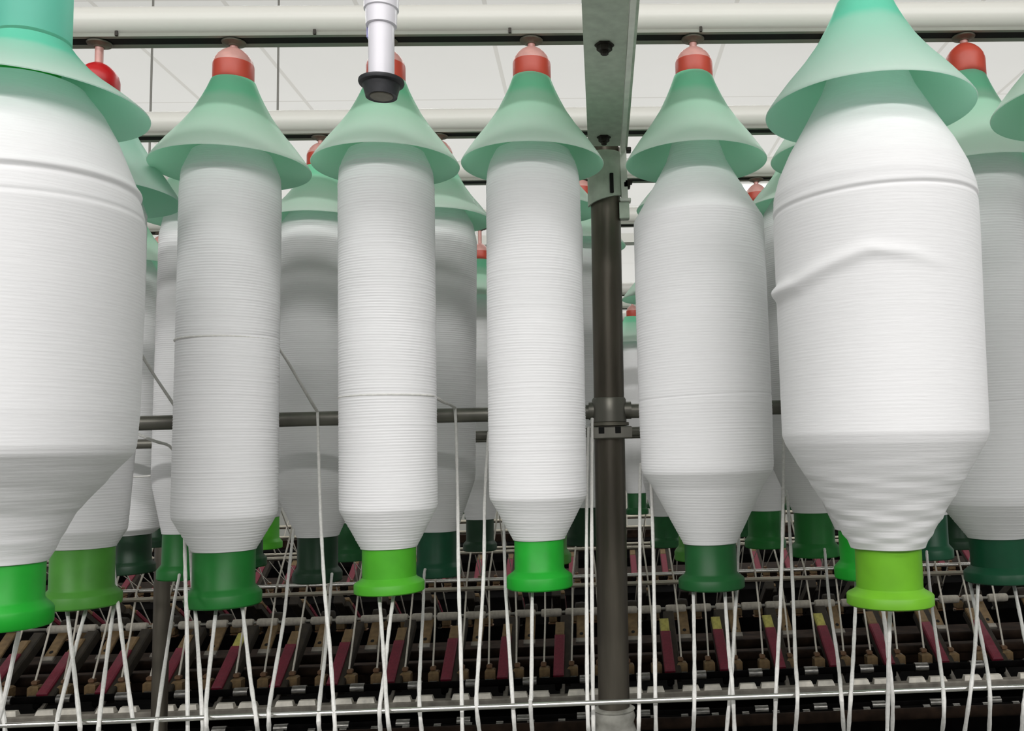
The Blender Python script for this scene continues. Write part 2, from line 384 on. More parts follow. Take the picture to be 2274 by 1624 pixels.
def bobbin(Y, top, bot, pkg, base, cone=None, cap=None, green='dark', label='', hlabel=None, marks=(), seed=1, seg=96, amp=.0003, pitch=.0027,
           wrinkle=None, group=None, conemat='cone', lod=False, capcol='red', capdome='dome', per=4):
    """top, bot: axis pixels; pkg: [(y, half width)] top to bottom; base: (y0 neck top, neck hw, y1 neck end, flange hw, y2 flange bottom)
    cone: (x, y top, hw top, y rim, hw rim); cap: (x, y0, y1, hw, ydisc)"""
    bw = P(bot[0], bot[1], Y); tw = P(top[0], top[1], Y)
    ax = (tw-bw).normalized()
    def px_at(y): return bot[0]+(top[0]-bot[0])*(bot[1]-y)/(bot[1]-top[1])
    def rad(x, y, hw): return (P(x+hw, y, Y)-P(x, y, Y)).length
    def zl(y, hw, x=None):
        x = px_at(y) if x is None else x
        r = rad(x, y, hw); p = P(x, y, Y-r*.98); return p.z-bw.z, r
    root = empty('roving_bobbin', bw); root.rotation_mode = 'QUATERNION'
    root.rotation_quaternion = Vector((0, 0, 1)).rotation_difference(ax)
    tag(root, label, 'bobbin', group or 'roving bobbins hanging in the creel')
    # base
    y0, nh, y1, fh, y2 = base
    zb, rf = zl(y2, fh); z1, rn = zl(y1, nh); z0, _ = zl(y0, nh)
    fl = z1-zb
    prof = [(rf*.55, zb+.004), (rf*.62, zb), (rf*.96, zb), (rf, zb+fl*.08), (rf, zb+fl*.62), (rf*.97, zb+fl*.72), (rn*1.06, z1-fl*.06), (rn*1.0, z1+.001), (rn, z0+.02)]
    MB().lathe(prof, 24 if lod else 64).build('tube_base', M['g_'+green], root)
    # package
    zr = [zl(y, hw) for y, hw in pkg][::-1]
    zr = sorted(zr, key=lambda q: q[0])
    me = package_mesh(zr, [tuple([m[0], zl(m[1], interp([(a, b) for a, b in pkg], m[1]))[0]]+list(m[2:])) if m[0] in ('ring', 'step') else m for m in marks],
                      seg=seg, amp=amp, pitch=pitch, seed=seed, wrinkle=(0, zl(wrinkle[0], 50)[0], wrinkle[1], wrinkle[2]) if wrinkle else None, per=per)
    po = bpy.data.objects.new('yarn_package', me); COL.objects.link(po); po.parent = root
    if cone:
        cxp, yt, ht, yr, hr = cone
        zt, rt = zl(yt, ht, cxp); zm, rm = zl(yr, hr, cxp)
        Lc = zt-zm; prof = []
        for t in np.linspace(0, 1, 22):
            w = interp(CPROF, t); w = (w-.27)/.73
            prof.append((rt+(rm-rt)*w, zt-Lc*t))
        n = 32 if lod else 72
        outer = prof; inner = [(r-.0012, z-.0002) for r, z in prof][::-1]
        # offset of the cone axis against the bobbin axis at that height
        c = MB(); ring = outer+[(prof[-1][0]-.0004, prof[-1][1]-.0008)]+inner
        c.lathe(ring, n, cap=False)
        # close the top edge
        nn = len(ring); 
        c.f += [((nn-1)*n+i, (nn-1)*n+(i+1) % n, (i+1) % n, i) for i in range(n)]
        co = c.build('cone_cover', M[conemat], root, angle=60)
        if not lod: co.data.materials.append(M['cone_in']); co.data.polygons.foreach_set('material_index', [1 if (p.index//n) >= len(outer)+0 and p.index < nn*n else 0 for p in co.data.polygons])
        # tube of the bobbin inside the cone
        MB().lathe([(rt*.75, zr[-1][0]-.01), (rt*.75, zt-.002), (rt*.7, zt)], 24).build('tube_top', M['g_'+green], root)
    if cap:
        cx_, ya, yb, hw, yd = cap
        zc, rc = zl(yb, hw, cx_); zt_ = P(cx_, ya, Y-rc*.3).z-bw.z; zd = SLOTZ-.0012-bw.z
        pc = P(cx_, (ya+yb)/2, Y)
        zc -= .004
        build_holder(pc.x, Y, rc, bw.z+zc, bw.z+zt_, SLOTZ-.0008, hlabel or 'red bobbin holder', capdome, capcol)
    return root, bw, zl

# front hanging row B ---------------------------------------------------
b_specs = []
bobbin(YB, (219, 170), (180, 1358), [(400, 90), (440, 106), (600, 108), (900, 104), (1185, 88), (1222, 66)], (1222, 65, 1315, 82, 1358),
       cone=(222, 200, 50, 386, 177), cap=(219, 138, 196, 44, 97), green='olive', capcol='scarlet', capdome='scarlet', conemat='cone_aqua',
       label='roving bobbin with olive green base, half hidden behind the fat bobbin at the left edge',
       hlabel='bright red bobbin holder above the half hidden bobbin at far left', seed=3)
bobbin(YB, (519, 165), (496, 1356), [(318, 84), (340, 95), (358, 103), (400, 106), (750, 108), (1140, 111), (1153, 110), (1175, 98), (1228, 67)], (1228, 66, 1312, 81, 1356),
       cone=(516, 165, 47, 318, 170), cap=(519, 105, 166, 44, 93), green='mid', label='narrow white roving bobbin with dark green base, first narrow one from the left',
       hlabel='orange red bobbin holder on top of the first narrow bobbin', seed=5, marks=[('ring', 745, .003, -.0006, .0008)], amp=.00050)
bobbin(YB, (857, 165), (865, 1326), [(314, 84), (334, 95), (350, 101), (385, 104.5), (750, 106), (1125, 107), (1137, 106), (1160, 94), (1222, 61)], (1222, 59, 1290, 77, 1326),
       cone=(850, 165, 44, 314, 161), cap=(857, 108, 165, 43, 90), green='spring', label='narrow white roving bobbin with lime green base, directly below the white pipe',
       hlabel='orange red bobbin holder partly hidden by the white pipe', seed=8, amp=.00062)
bobbin(YB, (1180, 158), (1199, 1316), [(312, 82), (332, 94), (350, 100), (385, 103.5), (750, 107), (1098, 108), (1110, 107), (1135, 93), (1203, 57)], (1203, 55, 1272, 73, 1316),
       cone=(1181, 158, 42, 312, 157), cap=(1180.5, 103, 158, 42, 88), green='bright', label='narrow white roving bobbin with bright green base, directly left of the metal post',
       hlabel='orange red bobbin holder on the bobbin left of the metal post', seed=11, amp=.00045)
bobbin(YB, (1538, 155), (1581, 1317), [(300, 52), (340, 66), (380, 92), (455, 142), (600, 144), (900, 146), (1040, 145), (1052, 143), (1085, 122), (1212, 59)],
       (1212, 57, 1280, 73, 1317),
       cone=(1548, 153, 42, 310, 155), cap=(1540, 103, 154, 41, 85), green='dark', label='medium fat roving bobbin with dark green base, directly right of the metal post',
       hlabel='orange red bobbin holder on the bobbin right of the metal post', seed=14, marks=[('ring', 876, .002, -.0005, .0008)], amp=.00032)
bobbin(YB, (1852, 160), (1931, 1293), [(320, 60), (380, 100), (700, 104), (1080, 104), (1180, 66)], (1190, 60, 1252, 74, 1293),
       cone=(1853, 160, 42, 296, 150), cap=(1850, 100, 158, 41, 82), green='bright', label='roving bobbin with bright green base hidden behind the fat bobbin on the right',
       hlabel='bobbin holder hidden behind the right fat bobbin\'s cone', seed=17)
bobbin(YB, (2141, 150), (2226, 1303), [(310, 98), (340, 104), (600, 110), (900, 116), (1110, 119), (1124, 117), (1145, 104), (1200, 64)], (1200, 62, 1266, 78, 1303),
       cone=(2150, 153, 42, 338, 162), cap=(2142, 95, 153, 42, 78), green='teal', label='white roving bobbin with dark teal base at the right edge of the frame',
       hlabel='red bobbin holder near the right edge of the frame', seed=20, marks=[('ring', 890, .002, -.0005, .0008)], capdome='red', amp=.00042)

# near row N -------------------------------------------------------------
bobbin(YN, (72, 90), (10, 1408), [(150, 110), (185, 150), (230, 180), (330, 225), (410, 244), (600, 248), (900, 250), (990, 246), (1010, 240), (1060, 200), (1150, 130), (1258, 78)],
       (1258, 75, 1345, 95, 1408),
       cone=(74, 62, 78, 134, 243), green='bright', label='fattest white roving bobbin cut off by the left edge of the frame', seed=23, amp=.00012,
       conemat='cone_aqua', marks=[('ring', 350, .004, .0020, .0035), ('ring', 362, .004, -.0016, .0022), ('ring', 415, .004, -.0010, .002)], wrinkle=(1000, .00045, .0045), seg=160)
# plain sleeve standing up from the skirt of the left fat bobbin
n0 = [o for o in COL.objects if o.name.startswith('roving_bobbin')][-1]
n0p = P(74, 90, YN); n0t = P(78, -150, YN)
MB().lathe([((P(74+76, 90, YN)-n0p).length, 0), ((P(150, -150, YN)-n0t).length, n0t.z-n0p.z)], 64,
           Matrix.Translation(n0.rotation_quaternion.inverted() @ (n0p-n0.location))).build('cone_sleeve', M['cone_sleeve'], n0)
bobbin(YN, (1928, 224), (1978, 1360), [(128, 84), (165, 100), (200, 124), (224, 140), (276, 176), (324, 200), (369, 213), (450, 216), (700, 216), (900, 217), (962, 217), (985, 210), (1060, 172), (1120, 138), (1225, 78)],
       (1225, 71, 1318, 93, 1360),
       cone=(1928, -22, 60, 155, 222), green='lime', label='fat white roving bobbin with lime green base and a puffed yarn lump, right of centre', seed=29, amp=.00010,
       conemat='cone_aqua', wrinkle=(985, .0005, .0042), seg=160,
       marks=[('ring', 398, .003, .0007, .003), ('ring', 405, .003, -.0013, .0016),
              ('lump', [(-3.05, .246, .0075, .0065), (-2.70, .248, .0058, .006), (-2.35, .257, .0040, .0055), (-1.95, .266, .0030, .005), (-1.6, .262, .0016, .0045), (-1.3, .254, .0004, .004)])])
bobbin(YN, (2440, 170), (2530, 1340), [(200, 90), (330, 125), (900, 130), (960, 128), (1200, 76)], (1205, 71, 1295, 93, 1340),
       cone=(2474, -30, 60, 140, 222), green='bright', label='roving bobbin just outside the right edge with only its cone tip in view', seed=31, seg=64)

# row C, behind the front row -------------------------------------------
def hang(Y, xt, xb, ybot, hwp, green, label, hl, fat=1.0, ytaper=None, seed=0, cm='cone', lod=False, capcol='red', zsh=.125):
    """an ordinary bobbin of the back rows: dimensions are metric, hung from the slot"""
    k = F/Y/1.02
    fh = .0325*k; nh = .0265*k
    b = P(xb, ybot, Y); L = lambda m: proj((b.x, Y, b.z+m))[1]
    rim = .466; capb = .542
    fr = lambda m, r: proj((b.x, Y-r, b.z+m))[1]
    return bobbin(Y, (xt, L(.50)), (xb, ybot+0), [(fr(.510, .02), hwp*.35), (fr(.485, .03), hwp*.62), (fr(.462, .04), hwp*.9), (fr(.44, .04), hwp), (fr(.30, .05), hwp), (fr(zsh+.004, .05), hwp), (fr(zsh-.006, .05), hwp*.97), (fr(.057, .03), nh*1.03)],
           (fr(.057, .03), nh, fr(.018, .03), fh, fr(0, .0325)),
           cone=(xt, fr(capb, .02), .020*k, fr(rim, .07), .071*k), cap=(xt, fr(.573, .01), fr(capb, .02), .018*k, 0) , green=green, label=label, hlabel=hl, amp=.0005,
           seed=seed, seg=24 if lod else 64, lod=lod, conemat=cm, capcol=capcol, per=2 if lod else 4, pitch=.004 if lod else .0027)
cC = [(433, 405, 1283, 70, 'mid', 'back row bobbin with dark green base showing left of the first narrow bobbin'),
      (712, 705, 1290, 96, 'deep', 'back row bobbin with very dark green base between the first two narrow bobbins'),
      (975, 970, 1278, 84, 'teal', 'back row bobbin with dark teal base just right of the second narrow bobbin'),
      (1214, 1215, 1250, 80, 'olive', 'back row bobbin hidden behind the bobbin left of the post'),
      (1530, 1552, 1243, 90, 'olive', 'back row bobbin hidden behind the bobbin right of the post'),
      (1776, 1811, 1235, 90, 'mid', 'back row bobbin with mid green base left of the right fat bobbin'),
      (2015, 2062, 1240, 80, 'teal', 'back row bobbin with teal base seen under the right fat bobbin\'s right side'),
      (2290, 2330, 1240, 80, 'dark', 'back row bobbin beyond the right edge of the frame')]
for i, (xt, xb, yb, hw, g, lb) in enumerate(cC):
    hang(YC, xt, xb, yb, hw, g, lb, 'bobbin holder on the second rail, %s from the left' % ORD[i], seed=40+i)
cD = [(290, 297, 1272, 58, 'deep', 'deep row bobbin with almost black green base right of the olive based bobbin'),
      (545, 545, 1258, 62, 'dark', 'deep row bobbin hidden behind the first narrow bobbin'),
      (778, 780, 1243, 62, 'dark', 'deep row bobbin whose dark green base peeks out left of the lime based bobbin'),
      (1066, 1066, 1222, 62, 'deep', 'deep row bobbin with dark base between the second and third narrow bobbins'),
      (1290, 1297, 1209, 60, 'deep', 'deep row bobbin with dark base just left of the metal post'),
      (1462, 1482, 1214, 62, 'dark', 'deep row bobbin with green base just right of the metal post'),
      (1680, 1700, 1216, 62, 'mid', 'deep row bobbin with dark green base right of the medium fat bobbin'),
      (1890, 1920, 1214, 62, 'dark', 'deep row bobbin hidden behind the right fat bobbin'),
      (2082, 2122, 1218, 62, 'deep', 'deep row bobbin with dark base left of the right edge bobbin')]
for i, (xt, xb, yb, hw, g, lb) in enumerate(cD):
    hang(YE if i in (3, 5) else YD, xt, xb, yb, 50 if i in (3, 5) else hw, g, lb, 'bobbin holder on the third rail, %s from the left' % ORD[i], seed=60+i, zsh=.072 if i == 0 else .125)
cE = [(360, 350, 1213, 48, 'deep', 'small back bobbin with dark base beside the dark far post'),
      (590, 588, 1218, 50, 'spring', 'back bobbin with bright green base tip right of the first narrow bobbin'),
      (840, 838, 1205, 50, 'dark', 'rear bobbin hidden behind the lime based narrow bobbin'),
      (1400, 1408, 1160, 48, 'dark', 'rear bobbin glimpsed low in the slit right of the post'),
      (1640, 1655, 1190, 50, 'dark', 'rear bobbin behind the medium fat bobbin')]
for i, (xt, xb, yb, hw, g, lb) in enumerate(cE):
    if i == 3: continue
    hang(YE, xt, xb, yb, hw, g, lb, 'bobbin holder on the fourth rail, %s from the left' % ORD[i], seed=80+i)

# creel of the next machine: one bobbin and holder, then copies
proto, _, _ = hang(2.46, 1405, 1415, 1142, 36, 'dark', 'small far roving bobbin hanging in the next machine\'s creel', 'tiny red bobbin holder on the next machine\'s rail', seed=90, lod=True)
holders = [o for o in COL.objects if o.name.startswith('bobbin_holder') and o.parent is None]
hproto = holders[-1]
proto['label'] = "small far roving bobbin on the first rail of the next machine, twelfth from the left"; hproto['label'] = "tiny red bobbin holder on the first rail of the next machine, twelfth from the left"
proto['group'] = 'bobbins in the next machine'; hproto['group'] = 'holders in the next machine'
px0 = proto.location.x; hx0 = hproto.location.x
proto.rotation_quaternion = (1, 0, 0, 0)
for row, (yy, off) in enumerate(((2.46, 0), (2.70, .07))):
    for k in range(-11, 6):
        if row == 0 and k == 0: continue
        X = px0+.145*k+off; c = copy_tree(proto); c.location = (X, yy, proto.location.z)
        h = copy_tree(hproto); h.location = (X, yy, hproto.location.z); w = ['first', 'second'][row]
        c['label'] = "small far roving bobbin on the %s rail of the next machine, %s from the left" % (w, ordinal(k+11))
        h['label'] = "tiny red bobbin holder on the %s rail of the next machine, %s from the left" % (w, ordinal(k+11))

# ------------------------------------------------------------------ post, arm, bars
YP = 1.03
pt = P(1345.5, 480, YP); pb = P(1363.8, 1580, YP); rP = (P(1345.5+33.5, 800, YP)-P(1345.5, 800, YP)).length
post = empty('metal_post', (pb.x, YP, 0)); tag(post, 'dark steel tube post standing in the middle of the creel', 'post')
d = (pt-pb)/(pt.z-pb.z)
ztop = P(1343, 330, YP).z
at = lambda z: pb+d*(z-pb.z)
MB().tube([at(0.0)-Vector((pb.x, YP, 0)), at(ztop)-Vector((pb.x, YP, 0))], rP, 40).build('pipe', M['steel_post'], post)
# plastic wrapped socket at the bottom
zs = P(1365, 1588, YP-rP).z
sp = MB(); prof = []
for i in range(14):
    z = zs-.004*i*1.6; prof.append((rP*1.24+.0016*math.sin(i*2.1)+.0006*i*(i < 6), z))
prof = [(rP*1.12, zs+.004), (rP*1.34, zs+.002)]+prof
sp.lathe(prof[::-1], 36, Matrix.Translation(at(zs)-at(zs).z*Vector((0, 0, 1))-Vector((pb.x, YP, 0))))
sp.build('wrapped_socket', M['wrap'], post)
# bracket plates on the post
br = empty('support_beam', (0, 0, 0)); 
za = P(1342, 325, 1.0).z
xl1, xr1 = P(1306, 325, 1.0).x, P(1378, 325, 1.0).x
xl0, xr0 = Pz(1293, 0, za).x, Pz(1396, 0, za).x
arm_w = xr1-xl1
y_end = 1.0; y_start = 0.42
br.location = ((xl1+xr1)/2, y_end, za); tag(br, 'grey painted steel support beam reaching from the post towards the viewer', 'beam')
sl = ((xl0+xr0)/2-(xl1+xr1)/2)/(Pz(1342, 0, za).y-1.0)   # sideways drift per metre
def armbox(x0, x1, z0, z1, ya, yb2, name, m, par):
    mm = MB(); v = []
    for y in (ya, yb2):
        dx = sl*(y-y_end)
        v += [(x0+dx, y-y_end, z0), (x1+dx, y-y_end, z0), (x1+dx, y-y_end, z1), (x0+dx, y-y_end, z1)]
    mm.add(v, [(0, 1, 2, 3), (7, 6, 5, 4), (0, 4, 5, 1), (1, 5, 6, 2), (2, 6, 7, 3), (3, 7, 4, 0)])
    return mm.build(name, m, par, smooth=False)
hwid = arm_w/2
plate = armbox(-hwid, hwid, 0, .004, y_start, y_end, 'bottom_plate', M['paint_grey'], br)
armbox(-hwid, -hwid+.003, .004, .05, y_start, y_end, 'side_web', M['paint_grey'], br)
armbox(hwid+.0005, hwid+.0055, -.0015, .05, y_start, y_end+.02, 'edge_flange', M['paint_grey_lit'], br)
armbox(hwid+.0056, hwid+.0085, .0045, .05, y_start, y_end+.03, 'outer_flange', M['paint_grey'], br)
def bolt(parent, loc, r=.008, h=.006, name='bolt', m='bolt', rot=None, n=6):
    M4 = Matrix.Translation(loc) @ (rot if rot else Matrix())
    o = MB(); o.lathe([(r*1.25, 0), (r*1.25, -.0015), (r, -.0016), (r, -h*.85), (r*.85, -h), (r*.5, -h), (r*.5, -h-.003), (r*.3, -h-.0035)], n, M4)
    return o.build(name, M[m], parent, smooth=False)
for bx, by in ((1342, 99), (1341, 304)):
    q = Pz(bx, by, za)
    bolt(br, Vector((q.x-br.location.x, q.y-y_end, 0)), .0062 if by > 200 else .0068)
# sleeve bracket wrapped over the post below the arm
zb0, zb1 = P(1340, 440, YP-rP).z, za-.0005
sb = MB(); c0 = at((zb0+zb1)/2)
R2 = rP*1.0+.0035
n = 20; v = []
sec = []
for i in range(n+1):
    a = math.pi + math.pi*i/n
    sec.append((R2*math.cos(a), R2*math.sin(a)))
sec_i = [(x*(R2-.003)/R2, y*(R2-.003)/R2) for x, y in sec]
for z in (zb0, zb1):
    c = at(z)
    for x, y in sec: v.append((c.x+x-br.location.x, c.y+y-y_end, z-za+(0.006*(x/R2) if z == zb0 else 0)))
    for x, y in sec_i: v.append((c.x+x-br.location.x, c.y+y-y_end, z-za+(0.006*(x/R2) if z == zb0 else 0)))
k = n+1; f = []
for i in range(n):
    f.append((i, i+1, 2*k+i+1, 2*k+i)); f.append((k+i+1, k+i, 3*k+i, 3*k+i+1)); f.append((i+1, i, k+i, k+i+1)); f.append((2*k+i, 2*k+i+1, 3*k+i+1, 3*k+i))
f += [(0, 2*k, 3*k, k), (k-1, 2*k-1, 4*k-1, 3*k-1)]
sb.add(v, f); so = sb.build('sleeve', M['paint_grey'], br)
q = P(1358.5, 406, YP-R2-.0004)-Vector(br.location)
MB().bbox((q.x-.0022, q.y-.0005, q.z-.012), (q.x+.0022, q.y+.0012, q.z+.012), .0008).build('slot', M['slot'], br, smooth=False)
# vertical plate on the right of the post
ang = empty('angle_plate', (0, 0, 0)); q1, q2 = P(1373, 325, YP-.012), P(1382, 478, YP-.012)
ang.location = q2; tag(ang, 'narrow grey angle plate bolted to the right side of the post', 'angle plate')
wpl = (P(1393, 325, YP)-P(1375, 325, YP)).length
MB().add([(0, 0, 0), (.0075, 0, 0), (q1.x-q2.x+wpl*.95, 0, q1.z-q2.z), (q1.x-q2.x+.0015, 0, q1.z-q2.z),
          (0, .006, 0), (.0075, .006, 0), (q1.x-q2.x+wpl*.95, .006, q1.z-q2.z), (q1.x-q2.x+.0015, .006, q1.z-q2.z)],
         [(0, 1, 2, 3), (7, 6, 5, 4), (0, 4, 5, 1), (1, 5, 6, 2), (2, 6, 7, 3), (3, 7, 4, 0)]).build('strip', M['paint_grey_lit'], ang, smooth=False)
def rel(px, py, Y): return P(px, py, Y)-Vector(ang.location)
a_, b_ = rel(1376, 487, YP-.012), rel(1397, 448, YP-.012)
MB().bbox((a_.x, -.002, a_.z), (b_.x, .008, b_.z), .001).build('foot', M['paint_grey'], ang, smooth=False)
a_, b_ = rel(1377, 448, YP-.014), rel(1401, 440, YP-.014)
MB().bbox((a_.x, -.004, a_.z), (b_.x, .008, b_.z), .0008).build('tab', M['paint_grey_lit'], ang, smooth=False)
for (px, py, w, h) in ((1397, 338, 7, 10), (1394, 416, 9, 14), (1398, 409, 11, 8)):
    a_, b_ = rel(px-w/2-4, py+h/2, YP), rel(px+w/2, py-h/2, YP)
    MB().bbox((a_.x, .000, a_.z), (b_.x, .010, b_.z), .001).build('nut', M['bolt'], ang, smooth=False)

# bars
def bar(p0, p1, Y0, Y1, r, name, label, m, cat='bar'):
    a, b = P(*p0, Y0), P(*p1, Y1); dd = (b-a)
    o = MB().tube([a-dd*.15, b+dd*.15], r, 20).build(name, M[m]); tag(o, label, cat); return o
rb = .0083
zbar = P(1040, 922, YP).z
o = MB().tube([(-1.5, YP, P(1040, 922, YP).z), (.9, YP, P(1040, 922, YP).z)], rb, 24).build('creel_bar', M['steel_dark'])
tag(o, 'thick dark steel bar running behind the front bobbins at mid height', 'bar')
z2 = P(1075, 967, 1.29).z
o = MB().tube([(-1.9, 1.29, z2), (1.2, 1.29, z2)], .0068, 20).build('creel_bar', M['steel_dark'])
tag(o, 'thinner dark bar seen lower and behind the thick creel bar', 'bar')
o = MB().tube([(-2.2, 1.55, z2), (1.5, 1.55, z2)], .0068, 20).build('creel_bar', M['steel_dark'])
tag(o, 'rearmost dark creel bar hidden among the back bobbins', 'bar')
# clamp
cl = empty('post_clamp', at(zbar)); tag(cl, 'dark cast clamp joining the thick bar to the post', 'clamp')
zt, zb_ = P(1355, 882, YP-rP).z-zbar, P(1355, 938, YP-rP).z-zbar
MB().lathe([(rP*1.04, zb_), (rP*1.13, zb_+.001), (rP*1.16, zb_+.012), (rP*1.12, zt-.002), (rP*1.05, zt)], 36).build('collar', M['steel_dark'], cl)
MB().tube([(-rP*1.35, 0, .001), (rP*1.45, 0, .001)], rb*1.22, 24).build('socket', M['steel_dark'], cl)
zt2, zb2 = P(1360, 946, YP-rP).z-zbar, P(1360, 974, YP-rP).z-zbar
MB().lathe([(rP*1.10, zt2), (rP*1.28, zt2+.0006), (rP*1.28, zt2+.004), (rP*1.10, zt2+.0046)], 36).build('ring', M['hanger'], cl)
MB().bbox((-rP*1.15, -rP*1.25, zb2), (rP*1.42, rP*.8, zt2-.0008), .001).build('clip', M['steel_dark'], cl, smooth=False)
for sx in (-.55, .52):
    MB().bbox((rP*sx-.0032, -rP*1.25-.0008, zt2-.0085), (rP*sx+.0032, -rP*1.24, zt2-.001), .0003).build('slot', M['slot'], cl, smooth=False)

# far post
fp = P(360, 1300, 2.02)
o = MB().tube([(fp.x, 2.02, 0), (fp.x, 2.02, SLOTZ)], .0165, 20).build('metal_post', M['steel_post'])
tag(o, 'dark far post standing low behind the first narrow bobbin', 'post')

# ------------------------------------------------------------------ hanging white pipe with black cup
YH = .70
pr = lambda hw, py=100: (P(848+hw, py, YH)-P(848, py, YH)).length
h0 = P(847, 235, YH-.01); hr = empty('hanging_pipe', h0); tag(hr, 'white plastic pipe hanging down with a black rubber cup on its end', 'pipe')
Z = lambda py, hw=28: P(847, py, YH-pr(hw)).z-h0.z
MB().lathe([(pr(28), Z(178)), (pr(28), Z(40)), ], 40).build('pipe', M['pvc'], hr)
MB().lathe([(pr(29), Z(57, 32)), (pr(33.5), Z(56, 32)), (pr(34.5), Z(30, 34)), (pr(34.5), Z(18, 34))], 40).build('collar', M['pvc'], hr)
MB().lathe([(pr(34), Z(19, 38)), (pr(38), Z(17, 38)), (pr(39), Z(-60, 38)), (pr(30), Z(-62, 38)), (pr(28), Z(-400, 28))], 40).build('coupling', M['pvc'], hr)
MB().lathe([(pr(28), Z(213, 30)), (pr(34), Z(215, 30)), (pr(34.5), Z(211, 32)), (pr(40), Z(188, 40)), (pr(40.5), Z(184, 42)), (pr(48), Z(179, 48)), (pr(49.5), Z(175, 48)), (pr(49), Z(171, 48)), (pr(30), Z(168, 48))], 48).build('rubber_cup', M['rubber'], hr)
MB().lathe([(pr(5), Z(217, 28)), (pr(24), Z(216, 28)), (pr(25), Z(214, 28)), (pr(5), Z(213, 28))], 32).build('inner_disc', M['hanger'], hr)
MB().bbox((-pr(34), pr(5), Z(82)), (-pr(25), pr(20), Z(50)), .001).build('side_port', mat('violet', srgb(150, 148, 200), .4), hr, smooth=False)
# reddish fitting just above the frame either side of the pipe
MB().tube([(-pr(52), .0, Z(-12)), (pr(50), 0, Z(-12))], pr(9), 16).build('cross_fitting', mat('fitting', srgb(150, 110, 108), .5), hr)

# ------------------------------------------------------------------ front guide rod and roving strands
YR = .752
ra, rb_ = P(300, 1600.5, YR), P(2000, 1540.5, YR)
zr_ = (ra.z+rb_.z)/2; print('rod z', ra.z-CAMZ, rb_.z-CAMZ)
o = MB().tube([(-.9, YR, ra.z), (.7, YR, ra.z)], .0021, 12).build('guide_rod', M['bright_steel']); tag(o, 'bright polished guide rod crossed by the thick rovings at the bottom', 'rod')

def smooth_path(pts, n=6):
    out = []
    for i in range(len(pts)-1):
        p0 = pts[max(i-1, 0)]; p1 = pts[i]; p2 = pts[i+1]; p3 = pts[min(i+2, len(pts)-1)]
        for k in range(n):
            t = k/n
            out.append(0.5*((2*p1)+(p2-p0)*t+(2*p0-5*p1+4*p2-p3)*t*t+(3*p1-p0-3*p2+p3)*t**3))
    out.append(pts[-1]); return out
YF = .7465
near = [  # pixel points, depth at the first point
    ([(42, 1404), (8, 1560), (-10, 1624)], .72), ([(-8, 1480), (8, 1590), (12, 1640)], .80),
    ([(146, 1335), (150, 1364), (161, 1458), (176, 1594), (178, 1640)], .90), ([(194, 1340), (189, 1361), (165, 1448), (129, 1590), (126, 1640)], .90),
    ([(258, 1320), (252, 1353), (239, 1448), (221, 1594), (219, 1640)], .93), ([(246, 1195), (258, 1313), (263, 1352), (284, 1519), (301, 1640)], .985),
    ([(399, 1270), (397, 1285), (384, 1358), (348, 1603), (351, 1640)], 1.16), ([(418, 1150), (429, 1319), (434, 1361), (448, 1571), (451, 1640)], 1.0),
    ([(482, 1335), (479, 1361), (460, 1535), (458, 1600), (461, 1640)], .9), ([(536, 1335), (539, 1356), (556, 1506), (568, 1590), (574, 1640)], .9),
    ([(652, 1175), (639, 1293), (629, 1384), (601, 1550), (597, 1590), (598, 1640)], 1.12),
    ([(737, 1275), (729, 1374), (722, 1455), (708, 1580), (712, 1640)], 1.16),
    ([(842, 1310), (843, 1332), (852, 1458), (860, 1584), (868, 1640)], .9), ([(876, 1312), (873, 1330), (861, 1423), (853, 1503), (843, 1575), (846, 1640)], .9),
    ([(944, 1265), (942, 1279), (940, 1345), (934, 1458), (931, 1555), (938, 1640)], 1.15),
    ([(1085, 960), (1077, 1100), (1074, 1274), (1063, 1465), (1058, 1562), (1067, 1640)], 1.02),
    ([(1112, 1120), (1118, 1155), (1123, 1310), (1137, 1535), (1144, 1640)], 1.05),
    ([(1184, 1300), (1182, 1319), (1180, 1529), (1178, 1563), (1183, 1640)], .9),
    ([(1307, 950), (1303, 1113), (1303, 1390), (1305, 1584), (1309, 1640)], .99), ([(1315, 930), (1314, 1100), (1315, 1390), (1318, 1640)], .985),
    ([(1423, 1030), (1421, 1100), (1421, 1390), (1419, 1584), (1417, 1640)], .99), ([(1440, 1000), (1447, 1100), (1452, 1294), (1455, 1519), (1457, 1640)], .99),
    ([(1540, 1300), (1540, 1321), (1542, 1455), (1542, 1558), (1539, 1640)], .9), ([(1609, 1300), (1610, 1323), (1619, 1455), (1626, 1519), (1632, 1640)], .9),
    ([(1642, 1170), (1637, 1277), (1635, 1319), (1629, 1429), (1623, 1519), (1612, 1640)], 1.0),
    ([(1741, 930), (1739, 1100), (1736, 1261), (1731, 1390), (1724, 1519), (1720, 1640)], 1.02),
    ([(1746, 1090), (1750, 1123), (1760, 1294), (1766, 1455), (1771, 1550), (1765, 1640)], 1.05),
    ([(1831, 1220), (1833, 1239), (1842, 1339), (1860, 1461), (1868, 1545), (1875, 1640)], 1.15),
    ([(1902, 1280), (1899, 1361), (1895, 1455), (1889, 1552), (1883, 1640)], .92),
    ([(1977, 1340), (1976, 1368), (1974, 1458), (1970, 1640)], .70), ([(1958, 1340), (1963, 1368), (1971, 1442), (1982, 1546), (1981, 1640)], .75),
    ([(2058, 1225), (2059, 1242), (2071, 1358), (2095, 1537), (2091, 1640)], 1.12),
    ([(2174, 1285), (2172, 1303), (2166, 1423), (2156, 1529), (2140, 1640)], .9), ([(2150, 1285), (2155, 1300), (2164, 1345), (2184, 1442), (2198, 1534), (2196, 1640)], .93),
    ([(2249, 1285), (2253, 1306), (2274, 1410), (2300, 1540), (2304, 1640)], .9), ([(2278, 1530), (2272, 1577), (2268, 1640)], .76),
]
special = []
